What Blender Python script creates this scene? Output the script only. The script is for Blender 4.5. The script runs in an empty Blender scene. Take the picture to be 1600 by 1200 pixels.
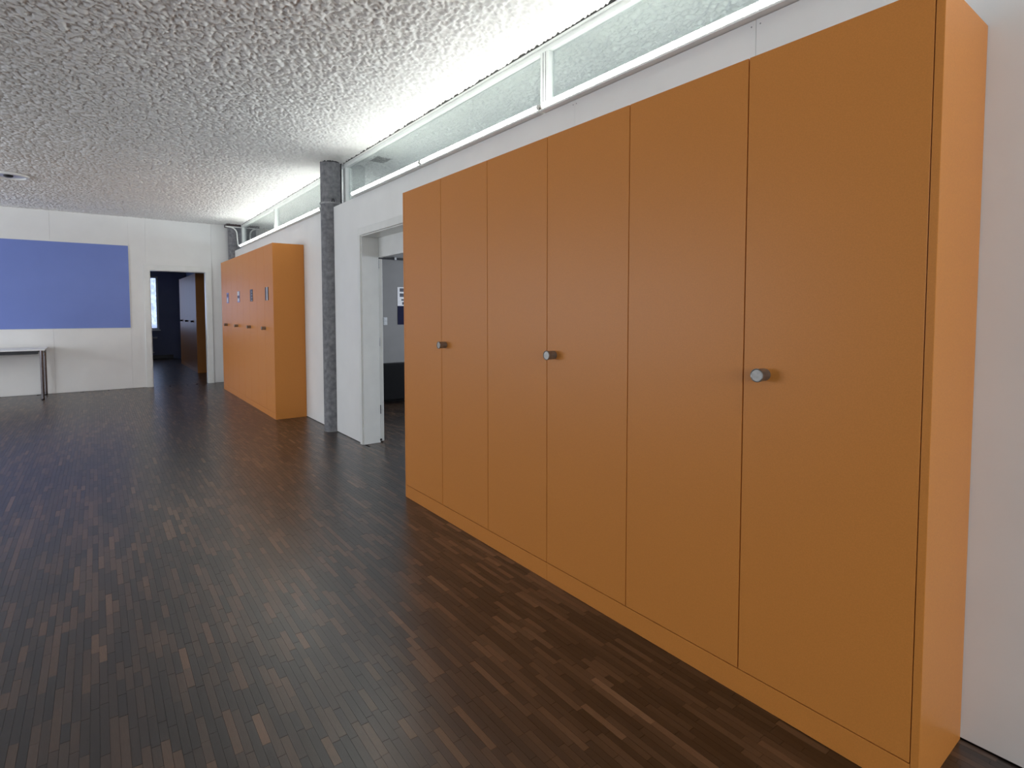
import bpy, bmesh, math, random
import numpy as np
from mathutils import Vector, Matrix

random.seed(11)
S = bpy.context.scene
COL = S.collection

# ------------------------------------------------------------------ camera
CAM_H = 1.35
YAW, PITCH = 0.6517, 0.0483
F_PX, CX, CY = 870.74, 815.29, 530.16
cam_d = bpy.data.cameras.new('camera')
cam = bpy.data.objects.new('camera', cam_d)
COL.objects.link(cam)
cam_d.sensor_width = 36.0
cam_d.lens = 36.0 * F_PX / 1600.0
cam_d.shift_x = (800 - CX) / 1600.0
cam_d.shift_y = -(600 - CY) / 1600.0
cam_d.clip_start = 0.05
cam_d.clip_end = 200
FW = Vector((math.sin(YAW) * math.cos(PITCH), math.cos(YAW) * math.cos(PITCH), -math.sin(PITCH)))
RT = Vector((math.cos(YAW), -math.sin(YAW), 0))
UP = RT.cross(FW)
cam.matrix_world = Matrix(((RT.x, UP.x, -FW.x, 0), (RT.y, UP.y, -FW.y, 0), (RT.z, UP.z, -FW.z, CAM_H), (0, 0, 0, 1)))
S.camera = cam

# ------------------------------------------------------------------ world, lights, exposure
W = bpy.data.worlds.new('sky')
S.world = W
W.use_nodes = True
bgn = W.node_tree.nodes['Background']
bgn.inputs[0].default_value = (0.58, 0.70, 1.0, 1)
bgn.inputs[1].default_value = 1.5
S.view_settings.view_transform = 'Standard'
S.view_settings.look = 'None'
S.view_settings.exposure = 0.27
S.view_settings.gamma = 1.0
S.view_settings.use_curve_mapping = False
S.cycles.denoising_prefilter = 'NONE'
TUBE_STRENGTH = 23.0
BACK_FILL = 46.0
SPOT = 12.0
Y_BACK = -5.0
BACK_FILL_WIN = [(-3.9, -2.3), (-1.9, -0.3), (0.1, 1.7)]
LEFT_FILL_WIN = [(4.6, 6.7), (7.1, 9.2), (9.6, 11.7)]
NEXT_FILL_WIN = [(-2.6, -0.6), (0.4, 2.4), (3.4, 5.4), (6.4, 8.4), (9.4, 11.4)]
LEFT_FILL = 51.0
NEXT_FILL = 64.0


def area_light(name, loc, rot, sx, sy, power, color):
    d = bpy.data.lights.new(name, 'AREA')
    d.shape = 'RECTANGLE'
    d.size, d.size_y = sx, sy
    d.energy = power
    d.color = color
    o = bpy.data.objects.new(name, d)
    COL.objects.link(o)
    o.location = loc
    o.rotation_euler = rot
    return o


for (a, b) in BACK_FILL_WIN:      # assumed, unseen windows behind the viewer, sized and powered as fill
    area_light('assumed_window_fill', ((a + b) / 2, Y_BACK - 0.08, 2.05), (math.radians(90), 0, 0), b - a, 1.1, BACK_FILL, (0.88, 0.93, 1.0))

for (a, b) in LEFT_FILL_WIN:      # made-up windows far to the left, added as unseen fill light
    area_light('assumed_window_fill', (-5.58, (a + b) / 2, 1.4), (math.radians(90), 0, math.radians(-90)), b - a, 1.7, LEFT_FILL, (0.95, 0.97, 1.0))
for (a, b) in NEXT_FILL_WIN:      # made-up windows of the neighbouring room, added to brighten it
    area_light('assumed_window_fill', (8.68, (a + b) / 2, 1.6), (math.radians(90), 0, math.radians(90)), b - a, 1.5, NEXT_FILL, (0.85, 0.91, 1.0))

# ------------------------------------------------------------------ materials


def srgb(r, g, b):
    f = lambda c: ((c / 255 + 0.055) / 1.055) ** 2.4 if c > 10 else c / 255 / 12.92
    return (f(r), f(g), f(b), 1)


def new_mat(name):
    m = bpy.data.materials.new(name)
    m.use_nodes = True
    nt = m.node_tree
    return m, nt, nt.nodes['Principled BSDF']


def coords(nt, kind='Object'):
    return nt.nodes.new('ShaderNodeTexCoord').outputs[kind]


def noise(nt, scale, detail=3, rough=0.5, vec=None):
    n = nt.nodes.new('ShaderNodeTexNoise')
    n.inputs['Scale'].default_value = scale
    n.inputs['Detail'].default_value = detail
    n.inputs['Roughness'].default_value = rough
    nt.links.new(vec if vec is not None else coords(nt), n.inputs['Vector'])
    return n.outputs['Fac']


def ramp(nt, fac, stops):
    r = nt.nodes.new('ShaderNodeValToRGB')
    el = r.color_ramp.elements
    while len(el) < len(stops):
        el.new(0.5)
    for e, (p, c) in zip(el, stops):
        e.position = p
        e.color = c
    nt.links.new(fac, r.inputs[0])
    return r.outputs[0]


def bump(nt, bsdf, height, strength, dist):
    b = nt.nodes.new('ShaderNodeBump')
    b.inputs['Strength'].default_value = strength
    b.inputs['Distance'].default_value = dist
    nt.links.new(height, b.inputs['Height'])
    nt.links.new(b.outputs[0], bsdf.inputs['Normal'])


def plain(name, c1, c2=None, scale=20, rough=0.5, metal=0.0, bmp=0.0, bdist=0.001, bscale=200, spec=0.5):
    m, nt, b = new_mat(name)
    c2 = c2 or tuple(x * 0.93 for x in c1[:3]) + (1,)
    nt.links.new(ramp(nt, noise(nt, scale), [(0.3, c1), (0.7, c2)]), b.inputs['Base Color'])
    b.inputs['Roughness'].default_value = rough
    b.inputs['Metallic'].default_value = metal
    b.inputs['Specular IOR Level'].default_value = spec
    if bmp:
        bump(nt, b, noise(nt, bscale, 2), bmp, bdist)
    return m


M = {}
M['wall'] = plain('painted_wall', srgb(236, 236, 232), srgb(231, 231, 227), 3, 0.45, bmp=0.15, bdist=0.0006, bscale=160)
M['trim'] = plain('white_lacquer', srgb(232, 233, 228), srgb(226, 227, 222), 8, 0.3)
M['frame'] = plain('window_frame_paint', srgb(218, 221, 217), srgb(210, 213, 209), 8, 0.35)
M['orange'] = plain('orange_laminate', srgb(212, 136, 62), srgb(203, 130, 58), 260, 0.4, bmp=0.12, bdist=0.0004, bscale=900, spec=0.3)
M['orange_gap_shade'] = plain('laminate_gap_shade', srgb(120, 66, 34), srgb(100, 52, 28), 60, 0.6)  # darkened orange for the carcass; shade of the door gaps put into colour
M['knob'] = plain('satin_metal', srgb(150, 148, 143), srgb(130, 128, 124), 60, 0.42, 0.75)
M['knob_face'] = plain('brushed_metal', srgb(158, 160, 160), srgb(142, 144, 145), 120, 0.5, 0.6)
M['concrete'] = plain('concrete', srgb(134, 134, 135), srgb(98, 98, 101), 22, 0.75, bmp=0.4, bdist=0.003, bscale=60)
M['zinc'] = plain('galvanised_steel', srgb(170, 170, 168), srgb(140, 140, 140), 30, 0.45, 0.6)
M['steel_dark'] = plain('dark_chrome', srgb(120, 116, 118), srgb(108, 104, 106), 8, 0.25, 0.9)
M['lamp_white'] = plain('lamp_reflector', srgb(225, 226, 226), srgb(200, 201, 203), 6, 0.3, 0.3)
M['chrome'] = plain('chrome', srgb(215, 215, 218), srgb(205, 205, 208), 5, 0.12, 1.0)
M['black'] = plain('black_plastic', srgb(22, 22, 24), srgb(30, 30, 32), 40, 0.4)
M['leather'] = plain('black_leather', srgb(12, 12, 13), srgb(16, 16, 18), 30, 0.6, bmp=0.2, bdist=0.001, bscale=120, spec=0.15)
M['board'] = plain('blue_board', srgb(114, 135, 204), srgb(110, 131, 200), 2, 0.4, spec=0.5)
M['tabletop'] = plain('white_laminate', srgb(236, 236, 235), srgb(230, 230, 230), 10, 0.3)
M['paper'] = plain('paper', srgb(222, 222, 222), srgb(212, 212, 214), 20, 0.7)
M['print_dark'] = plain('dark_print', srgb(50, 52, 62), srgb(80, 82, 92), 14, 0.6)
M['navy'] = plain('navy_print', srgb(10, 12, 44), srgb(14, 16, 52), 8, 0.7, spec=0.2)
M['tag'] = plain('dark_tag', srgb(52, 40, 42), srgb(64, 48, 48), 20, 0.4)
M['tag_blue'] = plain('blue_tag', srgb(120, 125, 190), srgb(90, 95, 160), 20, 0.4)
M['room_wall'] = plain('grey_wall', srgb(122, 121, 119), srgb(117, 116, 114), 3, 0.6)
M['far_wall_paint'] = plain('blue_grey_wall', srgb(120, 126, 150), srgb(112, 118, 142), 3, 0.6)
M['radiator'] = plain('radiator_paint', srgb(200, 202, 205), srgb(190, 192, 196), 10, 0.4)
M['vent'] = plain('vent_paint', srgb(190, 192, 192), srgb(182, 184, 184), 10, 0.5)

# sprayed plaster ceiling
m, nt, b = new_mat('sprayed_plaster')
oc = coords(nt)
n1 = noise(nt, 46, 3, 0.62, oc)
v = nt.nodes.new('ShaderNodeTexVoronoi')
v.inputs['Scale'].default_value = 62
nt.links.new(oc, v.inputs['Vector'])
mx = nt.nodes.new('ShaderNodeMath')
mx.operation = 'SUBTRACT'
nt.links.new(n1, mx.inputs[0])
sc_ = nt.nodes.new('ShaderNodeMath')
sc_.operation = 'MULTIPLY'
sc_.inputs[1].default_value = 0.35
nt.links.new(v.outputs['Distance'], sc_.inputs[0])
nt.links.new(sc_.outputs[0], mx.inputs[1])
nt.links.new(ramp(nt, noise(nt, 1.2, 2, 0.5, oc), [(0.3, srgb(236, 236, 233)), (0.7, srgb(231, 231, 228))]), b.inputs['Base Color'])
b.inputs['Roughness'].default_value = 0.9
b.inputs['Specular IOR Level'].default_value = 0.2
bump(nt, b, mx.outputs[0], 1.0, 0.035)
M['ceiling'] = m
M['plaster'] = plain('plaster_relief', srgb(238, 238, 235), srgb(233, 233, 230), 1.2, 0.9, spec=0.2)


def wood(name, source):
    m, nt, b = new_mat(name)
    if source == 'attr':
        a = nt.nodes.new('ShaderNodeAttribute')
        a.attribute_name = 'tone'
        tone = a.outputs['Fac']
    elif source == 'object':
        oi = nt.nodes.new('ShaderNodeObjectInfo')
        sp = nt.nodes.new('ShaderNodeSeparateColor')
        nt.links.new(oi.outputs['Color'], sp.inputs[0])
        tone = sp.outputs[0]
    else:
        mp = nt.nodes.new('ShaderNodeMapping')
        mp.inputs['Scale'].default_value = (40, 4.5, 1)
        nt.links.new(coords(nt, 'Generated' if False else 'Object'), mp.inputs['Vector'])
        w = nt.nodes.new('ShaderNodeTexWhiteNoise')
        fl = nt.nodes.new('ShaderNodeVectorMath')
        fl.operation = 'FLOOR'
        nt.links.new(mp.outputs[0], fl.inputs[0])
        nt.links.new(fl.outputs[0], w.inputs['Vector'])
        tone = w.outputs['Value']
    geo = nt.nodes.new('ShaderNodeNewGeometry')
    mp2 = nt.nodes.new('ShaderNodeMapping')
    mp2.inputs['Scale'].default_value = (260, 26, 1)
    nt.links.new(geo.outputs['Position'], mp2.inputs['Vector'])
    grain = noise(nt, 1.0, 4, 0.6, mp2.outputs[0])
    base = ramp(nt, tone, [(0.0, srgb(24, 17, 14)), (0.35, srgb(42, 31, 24)), (0.7, srgb(74, 55, 41)), (0.92, srgb(102, 76, 56)), (1.0, srgb(122, 93, 69))])
    mix = nt.nodes.new('ShaderNodeMix')
    mix.data_type = 'RGBA'
    mix.blend_type = 'MULTIPLY'
    mix.inputs[0].default_value = 0.55
    nt.links.new(base, mix.inputs[6])
    nt.links.new(ramp(nt, grain, [(0.3, (0.45, 0.45, 0.45, 1)), (0.68, (1.15, 1.15, 1.15, 1))]), mix.inputs[7])
    nt.links.new(mix.outputs[2], b.inputs['Base Color'])
    b.inputs['Roughness'].default_value = 0.31
    b.inputs['Specular IOR Level'].default_value = 1.0
    b.inputs['IOR'].default_value = 1.58
    bump(nt, b, grain, 0.25, 0.0006)
    return m


M['wood_obj'] = wood('parquet_strip_wood', 'object')
M['wood_attr'] = wood('parquet_field_wood', 'attr')
M['wood_slab'] = wood('parquet_far_wood', 'proc')
M['subfloor'] = plain('parquet_joint', srgb(26, 20, 18), srgb(20, 16, 14), 20, 0.8)

# clear glass: reflects more at a grazing angle, otherwise lets light through
m = bpy.data.materials.new('window_glass')
m.use_nodes = True
nt = m.node_tree
nt.nodes.clear()
out = nt.nodes.new('ShaderNodeOutputMaterial')
tr = nt.nodes.new('ShaderNodeBsdfTransparent')
tr.inputs[0].default_value = (0.93, 0.96, 0.95, 1)
gl = nt.nodes.new('ShaderNodeBsdfGlossy')
gl.inputs['Roughness'].default_value = 0.01
lw = nt.nodes.new('ShaderNodeLayerWeight')
lw.inputs[0].default_value = 0.5
pw = nt.nodes.new('ShaderNodeMath')
pw.operation = 'POWER'
pw.inputs[1].default_value = 4.0
nt.links.new(lw.outputs['Facing'], pw.inputs[0])
ma = nt.nodes.new('ShaderNodeMath')
ma.operation = 'MULTIPLY_ADD'
ma.inputs[1].default_value = 0.9
ma.inputs[2].default_value = 0.05
nt.links.new(pw.outputs[0], ma.inputs[0])
ms = nt.nodes.new('ShaderNodeMixShader')
nt.links.new(ma.outputs[0], ms.inputs[0])
nt.links.new(tr.outputs[0], ms.inputs[1])
nt.links.new(gl.outputs[0], ms.inputs[2])
nt.links.new(ms.outputs[0], out.inputs[0])
M['glass'] = m

# patterned privacy glass in the far window
m = bpy.data.materials.new('patterned_glass')
m.use_nodes = True
nt = m.node_tree
nt.nodes.clear()
out = nt.nodes.new('ShaderNodeOutputMaterial')
tl = nt.nodes.new('ShaderNodeBsdfTranslucent')
tr = nt.nodes.new('ShaderNodeBsdfTransparent')
mp = nt.nodes.new('ShaderNodeMapping')
mp.inputs['Scale'].default_value = (14, 1, 7)
nt.links.new(coords(nt), mp.inputs['Vector'])
nt.links.new(ramp(nt, noise(nt, 1.0, 4, 0.6, mp.outputs[0]), [(0.35, (0.62, 0.64, 0.68, 1)), (0.55, (0.97, 0.98, 1, 1))]), tr.inputs[0])
tl.inputs[0].default_value = (0.9, 0.93, 1, 1)
ms = nt.nodes.new('ShaderNodeMixShader')
ms.inputs[0].default_value = 0.25
nt.links.new(tr.outputs[0], ms.inputs[1])
nt.links.new(tl.outputs[0], ms.inputs[2])
nt.links.new(ms.outputs[0], out.inputs[0])
M['glass_pattern'] = m


def emis(name, color, strength):
    m = bpy.data.materials.new(name)
    m.use_nodes = True
    nt = m.node_tree
    nt.nodes.clear()
    out = nt.nodes.new('ShaderNodeOutputMaterial')
    e = nt.nodes.new('ShaderNodeEmission')
    e.inputs[0].default_value = color
    e.inputs[1].default_value = strength
    nt.links.new(e.outputs[0], out.inputs[0])
    return m


M['tube'] = emis('tube_glow', (0.97, 1.0, 0.97, 1), TUBE_STRENGTH)

# ------------------------------------------------------------------ geometry helpers


class MB:
    """collects shapes into one bmesh; build() links it as one object"""

    def __init__(self):
        self.bm = bmesh.new()

    def box(self, lo, hi, bevel=0.0, seg=1):
        tmp = bmesh.new()
        bmesh.ops.create_cube(tmp, size=1)
        c = [(a + b) / 2 for a, b in zip(lo, hi)]
        d = [b - a for a, b in zip(lo, hi)]
        for vv in tmp.verts:
            vv.co = Vector((c[0] + vv.co.x * d[0], c[1] + vv.co.y * d[1], c[2] + vv.co.z * d[2]))
        if bevel:
            bmesh.ops.bevel(tmp, geom=tmp.edges[:], offset=bevel, segments=seg, affect='EDGES', profile=0.5)
        self._merge(tmp)
        return self

    def _merge(self, tmp):
        me = bpy.data.meshes.new('tmp')
        tmp.to_mesh(me)
        tmp.free()
        self.bm.from_mesh(me)
        bpy.data.meshes.remove(me)

    def lathe(self, origin, axis, prof, n=32):
        """prof: list of (radius, distance along axis)"""
        axis = Vector(axis).normalized()
        ref = Vector((0, 0, 1)) if abs(axis.z) < 0.9 else Vector((1, 0, 0))
        u = axis.cross(ref).normalized()
        w = axis.cross(u)
        o = Vector(origin)
        rings = []
        for (r, t) in prof:
            if r <= 1e-6:
                rings.append([self.bm.verts.new(o + axis * t)])
            else:
                rings.append([self.bm.verts.new(o + axis * t + (u * math.cos(2 * math.pi * k / n) + w * math.sin(2 * math.pi * k / n)) * r) for k in range(n)])
        for a, b in zip(rings[:-1], rings[1:]):
            if len(a) == 1 and len(b) == 1:
                continue
            for k in range(n):
                k2 = (k + 1) % n
                if len(a) == 1:
                    self.bm.faces.new((a[0], b[k], b[k2]))
                elif len(b) == 1:
                    self.bm.faces.new((a[k], b[0], a[k2]))
                else:
                    self.bm.faces.new((a[k], b[k], b[k2], a[k2]))
        return self

    def tube(self, pts, r, n=10):
        pts = [Vector(p) for p in pts]
        rings = []
        prev = None
        for i, p in enumerate(pts):
            d = (pts[min(i + 1, len(pts) - 1)] - pts[max(i - 1, 0)]).normalized()
            if prev is None:
                ref = Vector((0, 0, 1)) if abs(d.z) < 0.9 else Vector((1, 0, 0))
                u = d.cross(ref).normalized()
            else:
                u = (prev - d * prev.dot(d)).normalized()
            prev = u
            w = d.cross(u)
            rings.append([self.bm.verts.new(p + (u * math.cos(2 * math.pi * k / n) + w * math.sin(2 * math.pi * k / n)) * r) for k in range(n)])
        for a, b in zip(rings[:-1], rings[1:]):
            for k in range(n):
                self.bm.faces.new((a[k], b[k], b[(k + 1) % n], a[(k + 1) % n]))
        self.bm.faces.new(rings[0])
        self.bm.faces.new(rings[-1])
        return self

    def build(self, name, mat, parent=None, loc=None, smooth=False):
        bmesh.ops.recalc_face_normals(self.bm, faces=self.bm.faces[:])
        base = Vector((0, 0, 0))
        if parent is not None:
            p = parent
            while p is not None:
                base += p.location
                p = p.parent
        org = Vector(loc) if loc is not None else base
        for vv in self.bm.verts:
            vv.co -= org
        me = bpy.data.meshes.new(name)
        self.bm.to_mesh(me)
        self.bm.free()
        me.materials.append(M[mat])
        if smooth:
            for p in me.polygons:
                p.use_smooth = True
            me.set_sharp_from_angle(angle=math.radians(40))
        o = bpy.data.objects.new(name, me)
        COL.objects.link(o)
        if parent is not None:
            o.parent = parent
            o.location = org - base
        else:
            o.location = org
        return o


def box(name, lo, hi, mat, parent=None, bevel=0.0, seg=1):
    if parent is None:
        loc = ((lo[0] + hi[0]) / 2, (lo[1] + hi[1]) / 2, lo[2])
        return MB().box(lo, hi, bevel, seg).build(name, mat, None, loc)
    return MB().box(lo, hi, bevel, seg).build(name, mat, parent)


def thing(name, loc, label, cat, group=None):
    o = bpy.data.objects.new(name, None)
    o.empty_display_size = 0.1
    COL.objects.link(o)
    o.location = loc
    tag(o, label, cat, group)
    return o


def tag(o, label, cat, group=None):
    o['label'] = label
    o['category'] = cat
    if group:
        o['group'] = group
    return o


def struct(o, label=None, cat=None):
    o['kind'] = 'structure'
    if label:
        o['label'] = label
    if cat:
        o['category'] = cat
    return o


# ------------------------------------------------------------------ room dimensions
XW = 2.138          # face of the long wall on the right
XB = 2.300          # back of that wall
XC = 1.767          # wardrobe fronts
ZW = 2.522          # top of the solid wall
ZC = 3.035          # ceiling
YF = 12.05          # far wall
X_LEFT = -5.5
X_NEXT = 8.6        # far side of the neighbouring room
Y_END = 19.2        # back wall of the room behind the far doorway
D1 = (4.40, 5.455, 2.12)      # side doorway: y0, y1, head
D2 = (0.780, 1.676, 2.112)    # far doorway: x0, x1, head

# floor ------------------------------------------------------------
floor = struct(MB().box((X_LEFT, Y_BACK, -0.12), (X_NEXT, Y_END + 0.3, -0.0075)).build('floor', 'subfloor', None, (0, 0, -0.12)),
               'dark brown floor of narrow staggered wooden parquet strips', 'floor')
fl2 = box('floor_slab', (XW + 0.02, Y_BACK, -0.0074), (X_NEXT, YF, -0.0012), 'wood_slab', floor)
fl3 = box('floor_slab', (-2.5, YF + 0.01, -0.0074), (XW, Y_END, -0.0014), 'wood_slab', floor)
fl4 = box('floor_slab', (X_LEFT, Y_BACK, -0.0074), (-2.6, YF, 0.0), 'wood_slab', floor)
fl5 = box('floor_slab', (-2.6, Y_BACK, -0.0074), (XW + 0.02, -0.02, 0.0), 'wood_slab', floor)

SW = 0.0245
LENS = [0.10, 0.13, 0.16, 0.19, 0.23, 0.28]


def project(x, y, z):
    p = Vector((x, y, z - CAM_H))
    d = p.dot(FW)
    if d < 0.1:
        return None
    return CX + F_PX * p.dot(RT) / d, CY - F_PX * p.dot(UP) / d


def in_view(u, v):
    # inside the picture and not behind the wardrobes
    if not (0 <= u <= 1600 and 600 <= v <= 1200):
        return False
    return not (u > 633 and v < 776 + 0.592 * (u - 633.5))


def patch(x, y):
    return (math.sin(x * 2.1 + 1.3) * math.sin(y * 1.7 + 0.4) + math.sin(x * 5.3 - y * 3.1) * 0.6) / 1.6


strips = []
x = -2.6
row = 0
while x + SW < 3.9:
    nxt = x + SW > XW + 0.015            # strips carry on through the side doorway
    y = (4.0 if nxt else -0.02) - random.random() * 0.3
    y_end = (8.2 if nxt else YF + 0.005)
    while y < y_end:
        li = random.choice([0, 1, 1, 2, 2, 3, 3, 4, 5])
        L = LENS[li]
        if y + L > y_end + 0.135:
            break
        if nxt and x < XB and (y < D1[0] or y + L > D1[1]):
            y += L + 0.0009
            continue
        t = random.random() ** 1.1 * 0.86 + 0.13 * patch(x, y) + 0.03
        if random.random() < 0.06:
            t = 0.72 + random.random() * 0.28
        strips.append((x, y, li, min(1, max(0, t)), random.uniform(-0.0003, 0.0003)))
        y += L + 0.0009
    x += SW + 0.0007
    row += 1

scored = []
for i, (x, y, li, t, dz) in enumerate(strips):
    L = LENS[li]
    c = project(x + SW / 2, y + L / 2, 0)
    if c is None or not in_view(*c):
        continue
    p = [project(x + a * SW, y + b_ * L, 0) for a, b_ in ((0, 0), (1, 0), (1, 1), (0, 1))]
    if None in p:
        continue
    ar = abs(sum(p[k][0] * p[(k + 1) % 4][1] - p[(k + 1) % 4][0] * p[k][1] for k in range(4))) / 2
    scored.append((ar, i))
scored.sort(reverse=True)
singles = set(i for _, i in scored[:300])

strip_mesh = []
for L in LENS:
    bmx = bmesh.new()
    bmesh.ops.create_cube(bmx, size=1)
    for vv in bmx.verts:
        vv.co = Vector(((vv.co.x + 0.5) * SW, (vv.co.y + 0.5) * L, vv.co.z * 0.008 - 0.004))
    me = bpy.data.meshes.new('parquet_strip')
    bmx.to_mesh(me)
    bmx.free()
    me.materials.append(M['wood_obj'])
    strip_mesh.append(me)
fbase = floor.location.copy()
for i in sorted(singles):
    x, y, li, t, dz = strips[i]
    o = bpy.data.objects.new('parquet_strip', strip_mesh[li])
    COL.objects.link(o)
    o.parent = floor
    o.location = Vector((x, y, dz - 0.0003)) - fbase
    o.color = (t, t, t, 1)

verts, faces, tones = [], [], []
for i, (x, y, li, t, dz) in enumerate(strips):
    if i in singles:
        continue
    L = LENS[li]
    n = len(verts)
    zt = dz - 0.0003
    zb = zt - 0.006
    for zz in (zb, zt):
        verts += [(x, y, zz), (x + SW, y, zz), (x + SW, y + L, zz), (x, y + L, zz)]
    faces += [(n + 4, n + 5, n + 6, n + 7), (n, n + 1, n + 5, n + 4), (n + 1, n + 2, n + 6, n + 5), (n + 2, n + 3, n + 7, n + 6), (n + 3, n, n + 4, n + 7)]
    tones += [t] * 5
me = bpy.data.meshes.new('parquet_field')
me.from_pydata(verts, [], faces)
at = me.attributes.new('tone', 'FLOAT', 'FACE')
at.data.foreach_set('value', tones)
me.materials.append(M['wood_attr'])
pf = bpy.data.objects.new('parquet_field', me)
COL.objects.link(pf)
pf.parent = floor
pf.location = -fbase
pf['kind'] = 'stuff'

# ceiling ----------------------------------------------------------
ceiling = struct(box('ceiling', (X_LEFT - 0.15, Y_BACK - 0.15, ZC), (X_NEXT + 0.15, Y_END + 0.3, ZC + 0.12), 'ceiling'),
                 'pale grey ceiling with coarse sprayed plaster texture', 'ceiling')

# the sprayed relief itself, where it can be seen
rng = np.random.default_rng(5)
GS = 0.008
gx0, gx1, gy0, gy1 = -2.4, 3.3, 0.9, YF
nx, ny = int((gx1 - gx0) / GS) + 1, int((gy1 - gy0) / GS) + 1


def smooth_field(sig):
    f = rng.standard_normal((nx, ny))
    r = int(3 * sig) + 1
    k = np.exp(-0.5 * (np.arange(-r, r + 1) / sig) ** 2)
    k /= k.sum()
    g = sum(k[j + r] * np.roll(f, j, 0) for j in range(-r, r + 1))
    g = sum(k[j + r] * np.roll(g, j, 1) for j in range(-r, r + 1))
    return g / g.std()


hgt = 0.75 * smooth_field(0.72) + 0.6 * smooth_field(1.15)
hgt = np.tanh(hgt * 0.9)
co = np.empty((nx, ny, 3), np.float32)
co[..., 0] = np.linspace(gx0, gx1, nx)[:, None]
co[..., 1] = np.linspace(gy0, gy1, ny)[None, :]
co[..., 2] = -0.0095 - 0.0085 * hgt
ii = (np.arange(nx - 1)[:, None] * ny + np.arange(ny - 1)[None, :]).ravel()
quads = np.stack([ii, ii + 1, ii + ny + 1, ii + ny], 1).astype(np.int32)
me = bpy.data.meshes.new('plaster_relief')
me.vertices.add(nx * ny)
me.vertices.foreach_set('co', co.ravel())
me.loops.add(quads.size)
me.loops.foreach_set('vertex_index', quads.ravel())
me.polygons.add(len(quads))
me.polygons.foreach_set('loop_start', np.arange(0, quads.size, 4, dtype=np.int32))
me.polygons.foreach_set('use_smooth', np.ones(len(quads), bool))
me.update(calc_edges=True)
me.materials.append(M['plaster'])
pr_ = bpy.data.objects.new('plaster_relief', me)
COL.objects.link(pr_)
pr_.parent = ceiling
pr_.location = Vector((0, 0, ZC)) - ceiling.location
pr_['kind'] = 'stuff'

# long wall on the right -------------------------------------------
PT = 0.012
mb = MB()
for lo, hi in [((XW + PT, Y_BACK, 0), (XB, D1[0], ZW)), ((XW + PT, D1[0], D1[2]), (XB, D1[1], ZW)),
               ((XW + PT, D1[1], 0), (XB, 6.254, ZW)), ((XW + PT, 6.486, 0), (XB, YF + 0.15, ZW))]:
    mb.box(lo, hi)
wall_r = struct(mb.build('wall_right', 'wall', None, (XB, 4, 0)), 'white panelled wall running behind the orange wardrobes under a strip of glazing', 'wall')


def panel(y0, y1, z0, z1, g=0.001):
    return box('wall_panel', (XW, y0 + g, z0), (XW + PT, y1 - g, z1), 'wall', wall_r)


GZ = 0.006
panel(Y_BACK, -0.88, GZ, ZW)
panel(-0.88, 0.187, GZ, ZW, 0.0004)
pa = panel(0.187, 1.253, GZ, ZW, 0.0009)
pb = panel(1.253, 2.319, GZ, ZW, 0.0009)
pc = panel(2.319, D1[0], GZ, ZW, 0.0003)
panel(D1[0], D1[1], D1[2], ZW, 0.0001)
panel(D1[1], 6.262, GZ, ZW, 0.0)
panel(6.478, 9.3, GZ, ZW, 0.0003)
panel(9.3, YF, GZ, ZW, 0.0003)
for (py, par) in ((1.235, pa), (1.273, pb), (2.306, pb), (2.332, pc)):
    MB().lathe((XW + 0.001, py, 2.5), (-1, 0, 0), [(0.0032, 0), (0.0032, 0.0014), (0.002, 0.002), (0, 0.002)], 10).build('screw', 'zinc', par)

# far wall with doorway --------------------------------------------
mb = MB()
Y0 = YF + PT
for lo, hi in [((X_LEFT, Y0, 0), (D2[0], YF + 0.15, ZC)), ((D2[0], Y0, D2[2]), (D2[1], YF + 0.15, ZC)), ((D2[1], Y0, 0), (XB, YF + 0.15, ZC))]:
    mb.box(lo, hi)
wall_f = struct(mb.build('wall_far', 'wall', None, (0, YF + 0.1, 0)), 'white panelled end wall with the blue board and the open doorway', 'wall')
for x0, x1, z0, z1 in [(X_LEFT, -3.72, GZ, ZC), (-3.72, -2.67, GZ, ZC), (-2.67, -1.62, GZ, ZC), (-1.62, -0.57, GZ, ZC), (-0.57, 0.483, GZ, ZC),
                       (0.483, 0.735, 2.15, ZC), (0.483, D2[0], GZ, 2.15), (0.735, 1.772, D2[2], ZC), (1.772, 2.299, GZ, ZC), (D2[1], 1.772, GZ, D2[2])]:
    g = 0.0012
    box('wall_panel', (x0 + (g if x0 > X_LEFT else 0), YF, z0), (x1 - g, YF + PT, z1), 'wall', wall_f)

# remaining walls of this room


def windowed_wall(name, x0, x1, y0, y1, wins, mat):
    mb = MB()
    ys = [y0] + [e for w_ in wins for e in w_] + [y1]
    for k in range(0, len(ys), 2):
        mb.box((x0, ys[k], 0), (x1, ys[k + 1], ZC))
    for a, b_ in wins:
        mb.box((x0, a, 0), (x1, b_, 0.55))
        mb.box((x0, a, 2.36), (x1, b_, ZC))
    return mb.build(name, mat, None, ((x0 + x1) / 2, (y0 + y1) / 2, 0))


wall_l = struct(windowed_wall('wall_left', X_LEFT - 0.15, X_LEFT, Y_BACK, YF + 0.15, LEFT_FILL_WIN, 'wall'), 'white side wall far to the left with added, unseen window openings', 'wall')
mb = MB()
xs = [X_LEFT - 0.15] + [e for w_ in BACK_FILL_WIN for e in w_] + [X_NEXT + 0.15]
for k in range(0, len(xs), 2):
    mb.box((xs[k], Y_BACK - 0.15, 0), (xs[k + 1], Y_BACK, ZC))
for a, b_ in BACK_FILL_WIN:
    mb.box((a, Y_BACK - 0.15, 0), (b_, Y_BACK, 1.5))
    mb.box((a, Y_BACK - 0.15, 2.6), (b_, Y_BACK, ZC))
wall_b = struct(mb.build('wall_back', 'wall', None, (0, Y_BACK - 0.1, 0)), 'white wall behind the viewer with three assumed window openings', 'wall')

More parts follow.
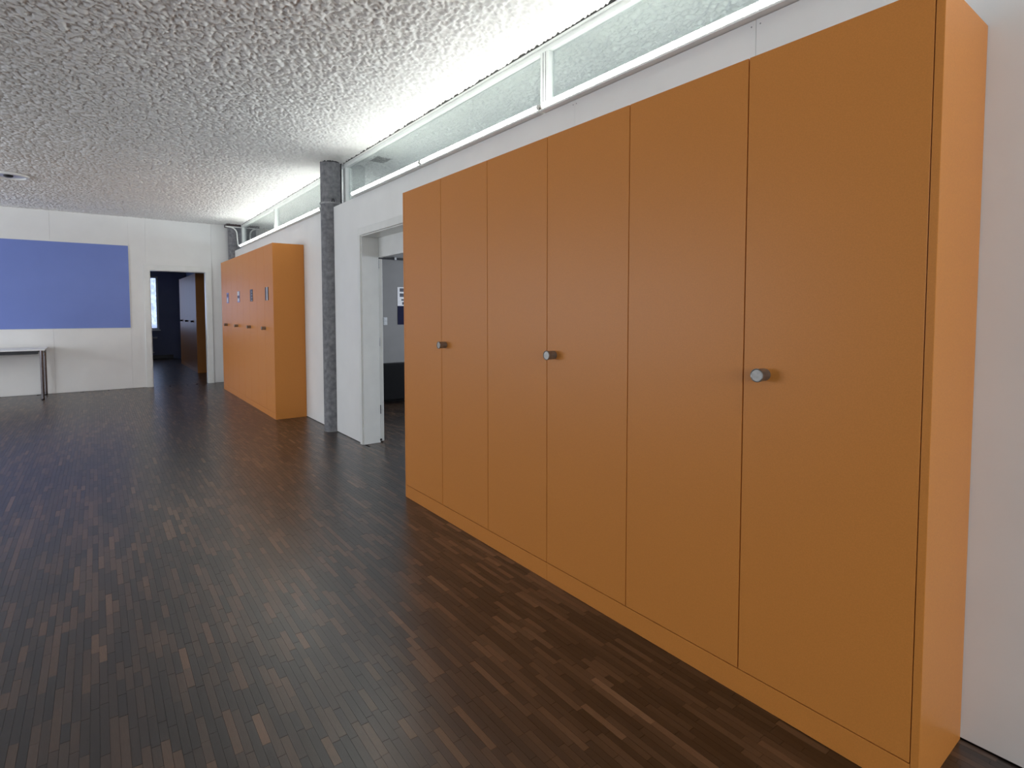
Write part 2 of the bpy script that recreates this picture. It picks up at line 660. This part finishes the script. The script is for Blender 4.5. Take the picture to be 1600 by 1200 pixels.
# neighbouring room (through the side doorway and the clerestory)
struct(box('wall_next_far', (XB, YF, 0), (X_NEXT, YF + 0.15, ZC), 'room_wall'), 'grey end wall of the room behind the side doorway', 'wall')
struct(windowed_wall('wall_next_right', X_NEXT, X_NEXT + 0.15, Y_BACK, YF + 0.15, NEXT_FILL_WIN, 'room_wall'), 'grey side wall of the neighbouring room', 'wall')  # unseen window openings added so the fill light can enter
# room behind the far doorway
struct(box('wall_rear_left', (-2.65, YF + 0.15, 0), (-2.5, Y_END + 0.2, ZC), 'far_wall_paint'), 'dim side wall of the room behind the far doorway', 'wall')
struct(box('wall_rear_right', (XW, YF + 0.15, 0), (XW + 0.15, Y_END + 0.2, ZC), 'far_wall_paint'), 'dim wall behind the wardrobes of the far room', 'wall')
WX0, WX1, WZ0, WZ1 = -1.6, 1.44, 0.85, 2.385  # window widened leftward, out of view, to admit more light
mb = MB()
mb.box((-2.5, Y_END, 0), (WX0, Y_END + 0.2, ZC)).box((WX1, Y_END, 0), (XW, Y_END + 0.2, ZC))
mb.box((WX0, Y_END, 0), (WX1, Y_END + 0.2, WZ0)).box((WX0, Y_END, WZ1), (WX1, Y_END + 0.2, ZC))
struct(mb.build('wall_rear_end', 'far_wall_paint', None, (0, Y_END + 0.1, 0)), 'dim blue-grey wall with a bright window seen through the far doorway', 'wall')
struct(box('baseboard_rear', (-2.5, Y_END - 0.03, 0), (XW - 0.37, Y_END, 0.11), 'black', None, 0.004), 'black baseboard under the bright window in the far room', 'baseboard')
w3 = struct(MB().box((WX0, Y_END + 0.02, WZ0), (WX0 + 0.05, Y_END + 0.08, WZ1)).box((WX1 - 0.05, Y_END + 0.02, WZ0), (WX1, Y_END + 0.08, WZ1))
            .box((WX0 + 0.05, Y_END + 0.02, WZ0), (WX1 - 0.05, Y_END + 0.08, WZ0 + 0.05)).box((WX0 + 0.05, Y_END + 0.02, WZ1 - 0.05), (WX1 - 0.05, Y_END + 0.08, WZ1))
            .build('window_3', 'frame', None, (WX0, Y_END + 0.05, WZ0)), 'bright window in the far room seen through the doorway', 'window')
box('pane', (WX0 + 0.05, Y_END + 0.045, WZ0 + 0.05), (WX1 - 0.05, Y_END + 0.053, WZ1 - 0.05), 'glass_pattern', w3)
box('window_sill', (WX0 - 0.03, Y_END - 0.05, WZ0 - 0.03), (WX1 + 0.03, Y_END, WZ0), 'trim', w3, 0.004)

# clerestory glazing above the long wall ---------------------------
XG, XP = 2.2526, 2.290


def clerestory(name, y0, y1, mulls, label):
    w = struct(MB().box((XG, y0, ZC - 0.038), (XB, y1, ZC - 0.023), 0.002).build(name, 'frame', None, (XB, y0, ZW)), label, 'window')
    box('painted_shadow_gap', (XG + 0.004, y0, ZC - 0.022), (XB, y1, ZC), 'black', w)  # black strip stands in for the shaded gap under the ceiling
    box('head_bead', (XG + 0.006, y0, ZC - 0.05), (XB, y1, ZC - 0.039), 'frame', w, 0.001)
    box('head_frame', (XG + 0.002, y0, ZC - 0.074), (XB, y1, ZC - 0.051), 'frame', w, 0.001)
    box('sill_frame', (XG, y0, ZW), (XB, y1, ZW + 0.045), 'frame', w, 0.002)
    posts = [(y0, y0 + 0.075)] + [(mm - 0.0375, mm + 0.0375) for mm in mulls] + [(y1 - 0.075, y1)]
    for k, (a, b_) in enumerate(posts):
        p = box('mullion' if 0 < k < len(posts) - 1 else 'stile', (XG, a, ZW + 0.046), (XB, b_, ZC - 0.075), 'frame', w, 0.001)
        for gy in (0.3, 0.62):
            yy = a + (b_ - a) * gy
            box('groove_strip', (XG - 0.003, yy, ZW + 0.05), (XG + 0.001, yy + 0.004, ZC - 0.078), 'zinc', p)
    for (a, b_), (c, d) in zip(posts[:-1], posts[1:]):
        box('pane', (XP - 0.003, b_, ZW + 0.045), (XP + 0.003, c, ZC - 0.074), 'glass', w)
    return w


clerestory('window_1', -4.9, 6.262, [-0.9, 2.722], 'long strip of clear high glazing above the nearest wardrobes')
clerestory('window_2', 6.478, 11.80, [9.31], 'strip of clear high glazing above the far lockers')

# tube lights ------------------------------------------------------
XT, ZT, RTB = 2.113, 2.556, 0.0165


def tube_light(y0, y1, label):
    t = thing('tube_light', (XT, y0, ZW), label, 'lamp', 'tube lights along the top of the wall')
    mb = MB()
    mb.box((XT - 0.014, y0 + 0.004, ZW + 0.002), (XW + 0.05, y1 - 0.004, ZW + 0.0155), 0.004, 2)
    mb.build('housing', 'trim', t)
    MB().lathe((XT, y0 + 0.022, ZT), (0, 1, 0), [(0, 0), (RTB, 0), (RTB, y1 - y0 - 0.044), (0, y1 - y0 - 0.044)], 14).build('tube', 'tube', t, smooth=True)
    for yy, s in ((y0 + 0.006, 1), (y1 - 0.006, -1)):
        MB().lathe((XT, yy, ZT), (0, s, 0), [(0, 0), (RTB * 0.9, 0), (RTB * 1.05, 0.003), (RTB * 1.05, 0.016), (0, 0.016)], 14).box(
            (XT - 0.006, min(yy, yy + s * 0.014), ZW + 0.012), (XT + 0.006, max(yy, yy + s * 0.014), ZT)).build('end_cap', 'trim', t, smooth=True)
    return t


TL = [(4.112, 5.632, 'lit tube light just right of the near concrete pillar, above the side doorway'),
      (2.588, 4.108, 'lit tube light above the left part of the near wardrobe row'),
      (1.064, 2.584, 'lit tube light nearest the viewer above the wardrobe row, cut by the top edge'),
      (-0.46, 1.060, 'lit tube light over the right end of the wall, out of the picture'),
      (-1.984, -0.464, 'lit tube light on the wall beside the viewer'),
      (6.62, 8.146, 'lit tube light just left of the near concrete pillar'),
      (8.150, 9.666, 'middle lit tube light above the orange lockers'),
      (9.670, 11.186, 'farthest lit tube light, beside the far concrete pillar')]
for a, b_, lab in TL:
    tube_light(a, b_, lab)

# concrete pillars -------------------------------------------------
PR = 0.1145
pil = thing('concrete_pillar', (2.15, 6.37, 0), 'round grey concrete pillar with a steel strap beside the side doorway', 'pillar', 'concrete pillars in the long wall')
MB().lathe((2.15, 6.37, 0), (0, 0, 1), [(0, 0.004), (PR, 0.004), (PR, ZC - 0.016), (0, ZC - 0.016)], 48).build('shaft', 'concrete', pil, smooth=True)
MB().lathe((2.15, 6.37, ZC - 0.016), (0, 0, 1), [(0, 0), (PR - 0.002, 0), (PR + 0.002, 0.008), (PR - 0.001, 0.016), (0, 0.016)], 48).build('shadow_joint_ring', 'black', pil, smooth=True)  # black ring for the rough ceiling joint, its shadow put into the colour
MB().lathe((2.15, 6.37, 0.0), (0, 0, 1), [(PR + 0.006, 0), (PR + 0.006, 0.004), (PR - 0.01, 0.005), (PR - 0.01, 0)], 48).build('floor_ring', 'zinc', pil)
strap = MB().lathe((2.15, 6.37, 2.562), (0, 0, 1), [(PR, 0), (PR + 0.009, 0), (PR + 0.011, 0.009), (PR + 0.009, 0.018), (PR, 0.018), (PR, 0)], 48).build('strap', 'zinc', pil, smooth=True)
bx_, by_ = 2.15 - 0.035, 6.37 - 0.11
MB().tube([(bx_, by_ - 0.014, 2.575), (bx_ + 0.002, by_ - 0.02, 2.60), (bx_ + 0.012, by_ - 0.02, 2.612), (bx_ + 0.024, by_ - 0.018, 2.60), (bx_ + 0.026, by_ - 0.012, 2.578)], 0.005).build('buckle', 'black', strap)
MB().tube([(2.237, 6.288, 2.53), (2.237, 6.288, 2.7), (2.238, 6.289, 2.9), (2.24, 6.29, ZC - 0.005)], 0.006).build('cable', 'black', pil)

pil2 = thing('concrete_pillar', (2.155, 11.925, 0), 'round grey concrete pillar in the far corner behind the lockers, with a curved cable at its top', 'pillar', 'concrete pillars in the long wall')
MB().lathe((2.155, 11.925, 0), (0, 0, 1), [(0, 0.004), (PR, 0.004), (PR, ZC - 0.06), (0, ZC - 0.06)], 48).build('shaft', 'concrete', pil2, smooth=True)
box('cap_plate', (2.0, 11.80, ZC - 0.06), (2.25, 12.045, ZC - 0.002), 'tag', pil2, 0.004)
arc = [(2.0, 11.78, 2.963), (2.045, 11.78, 2.962)]
for k in range(0, 9):
    a = math.radians(90 - k * 10)
    arc.append((2.05 + 0.125 * math.cos(a) * 1.0, 11.78, 2.835 + 0.125 * math.sin(a)))
arc += [(2.178, 11.78, 2.75), (2.186, 11.78, 2.66), (2.20, 11.78, 2.60)]
MB().tube(arc, 0.012).build('cable', 'trim', pil2, smooth=True)
box('cable_rail', (1.975, 11.77, 2.958), (2.25, 11.79, 2.975), 'trim', pil2, 0.003)

# doorway trims ----------------------------------------------------
cw = 0.058
d1 = struct(MB().box((XW - 0.02, D1[1], 0.0), (XW, D1[1] + cw, D1[2]), 0.002).build('door_1', 'trim', None, (XW, D1[1], 0)),
            'open white door and white frame in the wall between wardrobe and pillar', 'door')
box('casing', (XW - 0.02, D1[0] - cw, 0.0), (XW, D1[0], D1[2]), 'trim', d1, 0.002)
box('head_casing', (XW - 0.02, D1[0] - cw, D1[2]), (XW, D1[1] + cw, D1[2] + 0.072), 'trim', d1, 0.002)
box('jamb', (XW - 0.004, D1[1] - 0.012, 0.0), (XB + 0.01, D1[1], D1[2] - 0.012), 'trim', d1, 0.002)
box('jamb', (XW - 0.004, D1[0], 0.0), (XB + 0.01, D1[0] + 0.012, D1[2] - 0.012), 'trim', d1, 0.002)
box('door_head', (XW - 0.004, D1[0], D1[2] - 0.012), (XB + 0.01, D1[1], D1[2]), 'trim', d1, 0.002)
box('over_panel', (XB + 0.012, D1[0] + 0.013, 1.910), (XB + 0.05, D1[1] - 0.001, D1[2] + 0.03), 'trim', d1, 0.002)
leaf_len = 0.98
leaf = MB()
ang = math.radians(19)
ux, uy = math.sin(ang), math.cos(ang)
o0 = Vector((2.318, 5.462, 0.012))
lm_ = bmesh.new()
bmesh.ops.create_cube(lm_, size=1)
for vv in lm_.verts:
    a_, b2, c_ = (vv.co.x + 0.5) * 0.036, (vv.co.y + 0.5) * leaf_len, (vv.co.z + 0.5) * 1.885
    vv.co = o0 + Vector((uy * a_ + ux * b2, -ux * a_ + uy * b2, c_))
bmesh.ops.bevel(lm_, geom=lm_.edges[:], offset=0.002, segments=1, affect='EDGES')
leaf._merge(lm_)
lf = leaf.build('door_leaf', 'trim', d1)
for hz in (0.30, 1.0, 1.80):
    MB().lathe((2.316, 5.4545, hz), (0, 0, 1), [(0, 0), (0.007, 0), (0.007, 0.09), (0, 0.09)], 12).build('hinge', 'black' if hz < 1 else 'zinc', lf, smooth=True)
MB().lathe((2.315, 5.448, 0.03), (0, -1, 0), [(0, 0), (0.012, 0), (0.012, 0.006), (0, 0.006)], 12).build('stop_bolt', 'black', d1)

c2 = 0.088
d2 = struct(MB().box((D2[0] - c2, YF - 0.022, 0.0), (D2[0], YF, D2[2]), 0.002).build('door_2', 'trim', None, (D2[0], YF, 0)),
            'white frame of the open far doorway into the dark room', 'door')
box('casing', (D2[1], YF - 0.022, 0.0), (D2[1] + c2, YF, D2[2]), 'trim', d2, 0.002)
box('head_casing', (D2[0] - c2, YF - 0.022, D2[2]), (D2[1] + c2, YF, D2[2] + 0.092), 'trim', d2, 0.002)
box('jamb', (D2[0], YF - 0.004, 0), (D2[0] + 0.012, YF + 0.16, D2[2]), 'trim', d2)
box('jamb', (D2[1] - 0.012, YF - 0.004, 0), (D2[1], YF + 0.16, D2[2]), 'trim', d2)
box('door_head', (D2[0] + 0.012, YF - 0.004, D2[2] - 0.012), (D2[1] - 0.012, YF + 0.16, D2[2]), 'trim', d2)

# ------------------------------------------------------------------ cabinets


def knob(xf, y, z, parent, r=0.0225, ln=0.052):
    k = MB().lathe((xf, y, z), (-1, 0, 0), [(0, 0), (r * 0.9, 0), (r * 0.93, 0.004), (r * 0.93, ln - 0.012), (r, ln - 0.009), (r, ln - 0.001), (r - 0.0015, ln), (r - 0.003, ln - 0.001), (r - 0.0035, ln - 0.002), (0, ln - 0.002)], 32).build('knob', 'knob', parent, smooth=True)
    return k


DZ0, DZ1 = 0.0905, 2.2015      # door bottom / top
GAP = 0.0022
DT = 0.020


def wardrobe(y0, y1, xf, z1, plinth, knob_door, label, group, knob_y=0.055, end0=False, end1=False, zplinth=0.0905, back=XW):
    """a two-door cabinet; y0 near end, y1 far end; knob_door 0 = near leaf"""
    t = thing('wardrobe_cabinet', ((xf + back) / 2, (y0 + y1) / 2, 0), label, 'wardrobe', group)
    ya = y0 + (0.021 if end0 else 0)
    yb = y1 - (0.021 if end1 else 0)
    mb = MB()
    mb.box((xf + DT + 0.002, ya, zplinth), (back - 0.002, yb, z1 - 0.001))
    mb.build('body', 'orange_gap_shade', t)
    if end0:
        box('side_panel', (xf, y0, 0.0), (back - 0.002, ya, z1 + 0.001), 'orange', t, 0.0015, 2)
    if end1:
        box('side_panel', (xf, yb, 0.0), (back - 0.002, y1, z1 + 0.001), 'orange', t, 0.0015, 2)
    if plinth:
        box('plinth', (xf, ya, 0.0), (back - 0.002, yb, zplinth), 'orange', t, 0.001)
    mid = (ya + yb) / 2
    for k, (a, b_) in enumerate(((ya, mid), (mid, yb))):
        d = box('door', (xf, a + GAP, zplinth + 0.003), (xf + DT, b_ - GAP, z1), 'orange', t, 0.0006)
        if k == knob_door:
            knob(xf, b_ - knob_y, 1.143, d)
    return t


g1 = 'orange wardrobes along the near wall'
wardrobe(0.511, 1.584, XC, DZ1, False, 0, 'orange two-door wardrobe nearest the viewer with the large round grey knob', g1, 0.078, end0=True)
wardrobe(1.584, 2.638, XC, DZ1, False, 0, 'middle orange two-door wardrobe of the near row, second knob from the right', g1, 0.055)
wardrobe(2.638, 3.722, XC, DZ1, False, 0, 'orange two-door wardrobe at the far end of the near row, beside the side doorway', g1, 0.050, end1=True)
tag(box('plinth_board', (XC, 0.533, 0.0), (XW - 0.004, 2.1095, 0.0895), 'orange', None, 0.001), 'orange plinth board under the right half of the near wardrobes', 'plinth', 'plinth boards of the near wardrobes')
tag(box('plinth_board', (XC, 2.1105, 0.0), (XW - 0.004, 3.700, 0.0895), 'orange', None, 0.001), 'orange plinth board under the left half of the near wardrobes, ending at the side doorway', 'plinth', 'plinth boards of the near wardrobes')

# lockers further down the wall
XL = 1.758
LY0, LY1 = 7.402, 10.98
LW = (LY1 - LY0) / 4
lab = ['orange locker nearest the concrete pillar with a two-bar dark and white name tag',
       'second orange locker from the concrete pillar with a dark striped name tag',
       'third orange locker from the concrete pillar with a white and dark name tag',
       'farthest orange locker beside the far doorway with a small bluish name tag']
for k in range(4):
    y0, y1 = LY0 + k * LW, LY0 + (k + 1) * LW
    t = wardrobe(y0, y1, XL, 2.212, True, 0, lab[k], 'orange lockers by the far doorway', 0.0, end0=(k == 0), end1=(k == 3), zplinth=0.075)
    t.name = 'locker_cabinet'
    doors = [c for c in t.children if c.name.startswith('door')]
    for dd in doors:
        if dd.children:
            for kk in dd.children:
                kk.location.y -= 0.022
    d = doors[0]
    yc, zc = (y0 + y1) / 2 - 0.125, 1.59
    hh, ww = 0.085, 0.085
    tg = box('name_tag', (XL - 0.004, yc - ww, zc - hh), (XL, yc + ww, zc + hh), ('tag', 'tag', 'tag_blue', 'tag_blue')[k], d, 0.001)
    if k == 0:
        box('name_card', (XL - 0.006, yc - 0.045, zc - hh), (XL - 0.0042, yc - 0.002, zc + hh), 'paper', tg)
    elif k == 1:
        for q in range(4):
            box('name_card', (XL - 0.006, yc - 0.07, zc - 0.075 + q * 0.04), (XL - 0.0042, yc + 0.0, zc - 0.069 + q * 0.04), 'vent', tg)
    elif k == 2:
        box('name_card', (XL - 0.006, yc - 0.07, zc + 0.02), (XL - 0.0042, yc + 0.07, zc + 0.08), 'paper', tg)
        box('name_card', (XL - 0.006, yc - 0.06, zc - 0.07), (XL - 0.0042, yc + 0.05, zc - 0.025), 'paper', tg)
        box('dark_strip', (XL - 0.006, yc - 0.07, zc - 0.02), (XL - 0.0042, yc + 0.07, zc + 0.015), 'tag', tg)
    else:
        box('name_card', (XL - 0.006, yc - 0.05, zc - 0.07), (XL - 0.0042, yc + 0.04, zc), 'paper', tg)
        box('dark_strip', (XL - 0.006, yc - 0.05, zc + 0.02), (XL - 0.0042, yc + 0.06, zc + 0.06), 'tag', tg)

# wardrobes in the room behind the far doorway
for k in range(3):
    y0 = 14.18 + k * 1.0
    wardrobe(y0, y0 + 1.0, XL, 2.212, True, 0,
             ('nearest dim orange wardrobe seen through the far doorway', 'middle dim wardrobe seen through the far doorway', 'farthest dim wardrobe seen through the far doorway')[k],
             'wardrobes in the far room', 0.0, end0=(k == 0), end1=(k == 2), zplinth=0.075)
for o in bpy.data.objects:
    if o.name.startswith('knob') and o.parent and o.parent.parent and o.parent.parent.location.y > 13:
        o.data.materials[0] = M['black']

# ------------------------------------------------------------------ far wall things
bd = thing('wall_board', (-1.0, YF, 1.075), 'large blue-grey rectangular board on the far wall above the table', 'board')
BX0 = -2.35
box('panel', (BX0, YF - 0.010, 1.079), (0.478, YF - 0.0005, 2.518), 'board', bd, 0.001)
for lo, hi in [((BX0 - 0.004, YF - 0.013, 1.073), (0.483, YF - 0.0005, 1.079)), ((BX0 - 0.004, YF - 0.013, 2.518), (0.483, YF - 0.0005, 2.523)),
               ((0.478, YF - 0.013, 1.079), (0.483, YF - 0.0005, 2.518)), ((BX0 - 0.004, YF - 0.013, 1.079), (BX0, YF - 0.0005, 2.518))]:
    box('edge_trim', lo, hi, 'trim', bd)

TX1, TX0, TY0, TY1, TZ = -0.645, -2.25, 11.245, 12.0, 0.785
tb = thing('work_table', ((TX0 + TX1) / 2, (TY0 + TY1) / 2, 0), 'white-topped table with slim chrome legs under the blue board', 'table')
box('tabletop', (TX0, TY0, TZ - 0.022), (TX1, TY1, TZ), 'tabletop', tb, 0.003, 2)
for lo, hi in [((TX0 + 0.08, TY0 + 0.03, TZ - 0.075), (TX1 - 0.08, TY0 + 0.055, TZ - 0.022)), ((TX0 + 0.08, TY1 - 0.055, TZ - 0.075), (TX1 - 0.08, TY1 - 0.03, TZ - 0.022)),
               ((TX0 + 0.03, TY0 + 0.075, TZ - 0.075), (TX0 + 0.055, TY1 - 0.075, TZ - 0.022)), ((TX1 - 0.055, TY0 + 0.075, TZ - 0.075), (TX1 - 0.03, TY1 - 0.075, TZ - 0.022))]:
    box('apron_rail', lo, hi, 'black', tb, 0.002)
for lx in (TX0 + 0.045, TX1 - 0.045):
    for ly in (TY0 + 0.045, TY1 - 0.045):
        lg = MB().lathe((lx, ly, 0.018), (0, 0, 1), [(0, 0), (0.021, 0), (0.021, TZ - 0.041), (0, TZ - 0.041)], 24).build('leg', 'steel_dark', tb, smooth=True)
        MB().lathe((lx, ly, 0.0), (0, 0, 1), [(0, 0), (0.019, 0), (0.021, 0.004), (0.021, 0.0175), (0, 0.0175)], 20).build('foot', 'black', lg, smooth=True)

# recessed downlight in the ceiling
dl = thing('ceiling_downlight', (-0.80, 9.24, ZC), 'round chrome recessed downlight in the plaster ceiling at the left edge', 'lamp')
MB().lathe((-0.80, 9.24, ZC - 0.014), (0, 0, -1), [(0.20, 0), (0.20, 0.010), (0.190, 0.024), (0.165, 0.026), (0.155, 0.016), (0.155, 0.0), (0.2, 0)], 48).build('trim_ring', 'trim', dl, smooth=True)
MB().lathe((-0.80, 9.24, ZC - 0.016), (0, 0, -1), [(0.154, 0.001), (0.154, 0.012), (0.11, 0.005), (0.05, 0.0025), (0.0, 0.002), (0, 0.001), (0.154, 0.001)], 48).build('reflector', 'lamp_white', dl, smooth=True)
MB().lathe((-0.80, 9.24, ZC - 0.017), (0, 0, -1), [(0, 0), (0.045, 0), (0.045, 0.02), (0.03, 0.028), (0, 0.028)], 24).build('lamp_cap', 'black', dl, smooth=True)

# ------------------------------------------------------------------ things in the neighbouring room
sf = thing('sofa', (4.3, 8.0, 0), 'black leather sofa seen through the side doorway', 'sofa')
box('seat_base', (3.0, 7.70, 0.05), (5.0, 8.45, 0.30), 'leather', sf, 0.02, 3)
box('backrest', (3.0, 7.62, 0.05), (5.0, 7.80, 0.60), 'leather', sf, 0.03, 3)
for a in (2.88, 5.0):
    box('armrest', (a, 7.62, 0.05), (a + 0.12, 8.45, 0.55), 'leather', sf, 0.03, 3)
for a in (3.16, 4.05):
    box('seat_cushion', (a - 0.15, 7.81, 0.30), (a + 0.74, 8.46, 0.44), 'leather', sf, 0.035, 3)
for a in (2.95, 5.05):
    for b_ in (7.68, 8.38):
        MB().lathe((a, b_, 0), (0, 0, 1), [(0, 0), (0.02, 0), (0.024, 0.05), (0, 0.05)], 16).build('leg', 'chrome', sf, smooth=True)

cal = thing('wall_calendar', (5.75, YF, 1.07), 'white wall calendar with dark pictures and a navy lower sheet, seen through the side doorway', 'calendar')
box('sheet', (5.565, YF - 0.006, 1.50), (5.95, YF - 0.0005, 1.935), 'paper', cal)
box('navy_sheet', (5.565, YF - 0.008, 1.066), (5.95, YF - 0.0005, 1.498), 'navy', cal)
for (a, b_, z0, z1) in [(5.62, 5.74, 1.83, 1.91), (5.78, 5.90, 1.83, 1.91), (5.62, 5.76, 1.71, 1.79), (5.66, 5.72, 1.62, 1.66), (5.78, 5.86, 1.66, 1.75), (5.68, 5.76, 1.53, 1.59)]:
    box('picture', (a, YF - 0.0075, z0), (b_, YF - 0.0061, z1), 'print_dark', cal)
sw = thing('light_switch', (5.26, YF, 1.06), 'small white double wall switch on the grey wall seen through the side doorway', 'switch')
for z0 in (1.06, 1.15):
    pl = box('switch_plate', (5.215, YF - 0.010, z0), (5.305, YF - 0.0005, z0 + 0.085), 'vent', sw, 0.002)
    box('rocker', (5.232, YF - 0.016, z0 + 0.018), (5.288, YF - 0.010, z0 + 0.067), 'vent', pl, 0.002)
rl = thing('curtain_rail', (6.0, YF - 0.05, 2.56), 'thin black rail high on the wall of the room behind the side doorway', 'rail')
MB().tube([(4.6, YF - 0.05, 2.575), (8.2, YF - 0.05, 2.575)], 0.022).build('rail', 'black', rl, smooth=True)
for a in (4.7, 5.47, 6.6, 8.0):
    box('bracket', (a, YF - 0.075, 2.55), (a + 0.05, YF - 0.0005, 2.615), 'zinc', rl, 0.003)
tag(box('cable_trunking', (XB + 0.02, YF - 0.042, 0.12), (8.5, YF - 0.0005, 0.20), 'room_wall', None, 0.004), 'white cable trunking low on the wall behind the black sofa', 'trunking')
vt = thing('ceiling_hatch', (2.53, 5.88, ZC), 'small square grey plate on the ceiling behind the high glazing by the pillar', 'hatch')
box('frame', (2.43, 5.76, ZC - 0.012), (2.63, 6.0, ZC), 'vent', vt, 0.003)
box('plate', (2.45, 5.78, ZC - 0.016), (2.61, 5.98, ZC - 0.0125), 'zinc', vt, 0.002)

# radiator under the far window
rd = thing('radiator', (0.86, Y_END - 0.06, 0.15), 'pale radiator with a valve under the far room window', 'radiator')
for k in range(12):
    a = 0.42 + k * 0.072
    box('radiator_column', (a, Y_END - 0.11, 0.17), (a + 0.06, Y_END - 0.03, 0.68), 'radiator', rd, 0.012, 2)
for z0 in (0.2, 0.62):
    MB().tube([(0.42, Y_END - 0.07, z0), (1.30, Y_END - 0.07, z0)], 0.016).build('header_pipe', 'radiator', rd, smooth=True)
MB().lathe((1.30, Y_END - 0.07, 0.62), (1, 0, 0), [(0, 0), (0.02, 0), (0.028, 0.02), (0.028, 0.08), (0, 0.085)], 16).build('valve', 'radiator', rd, smooth=True)
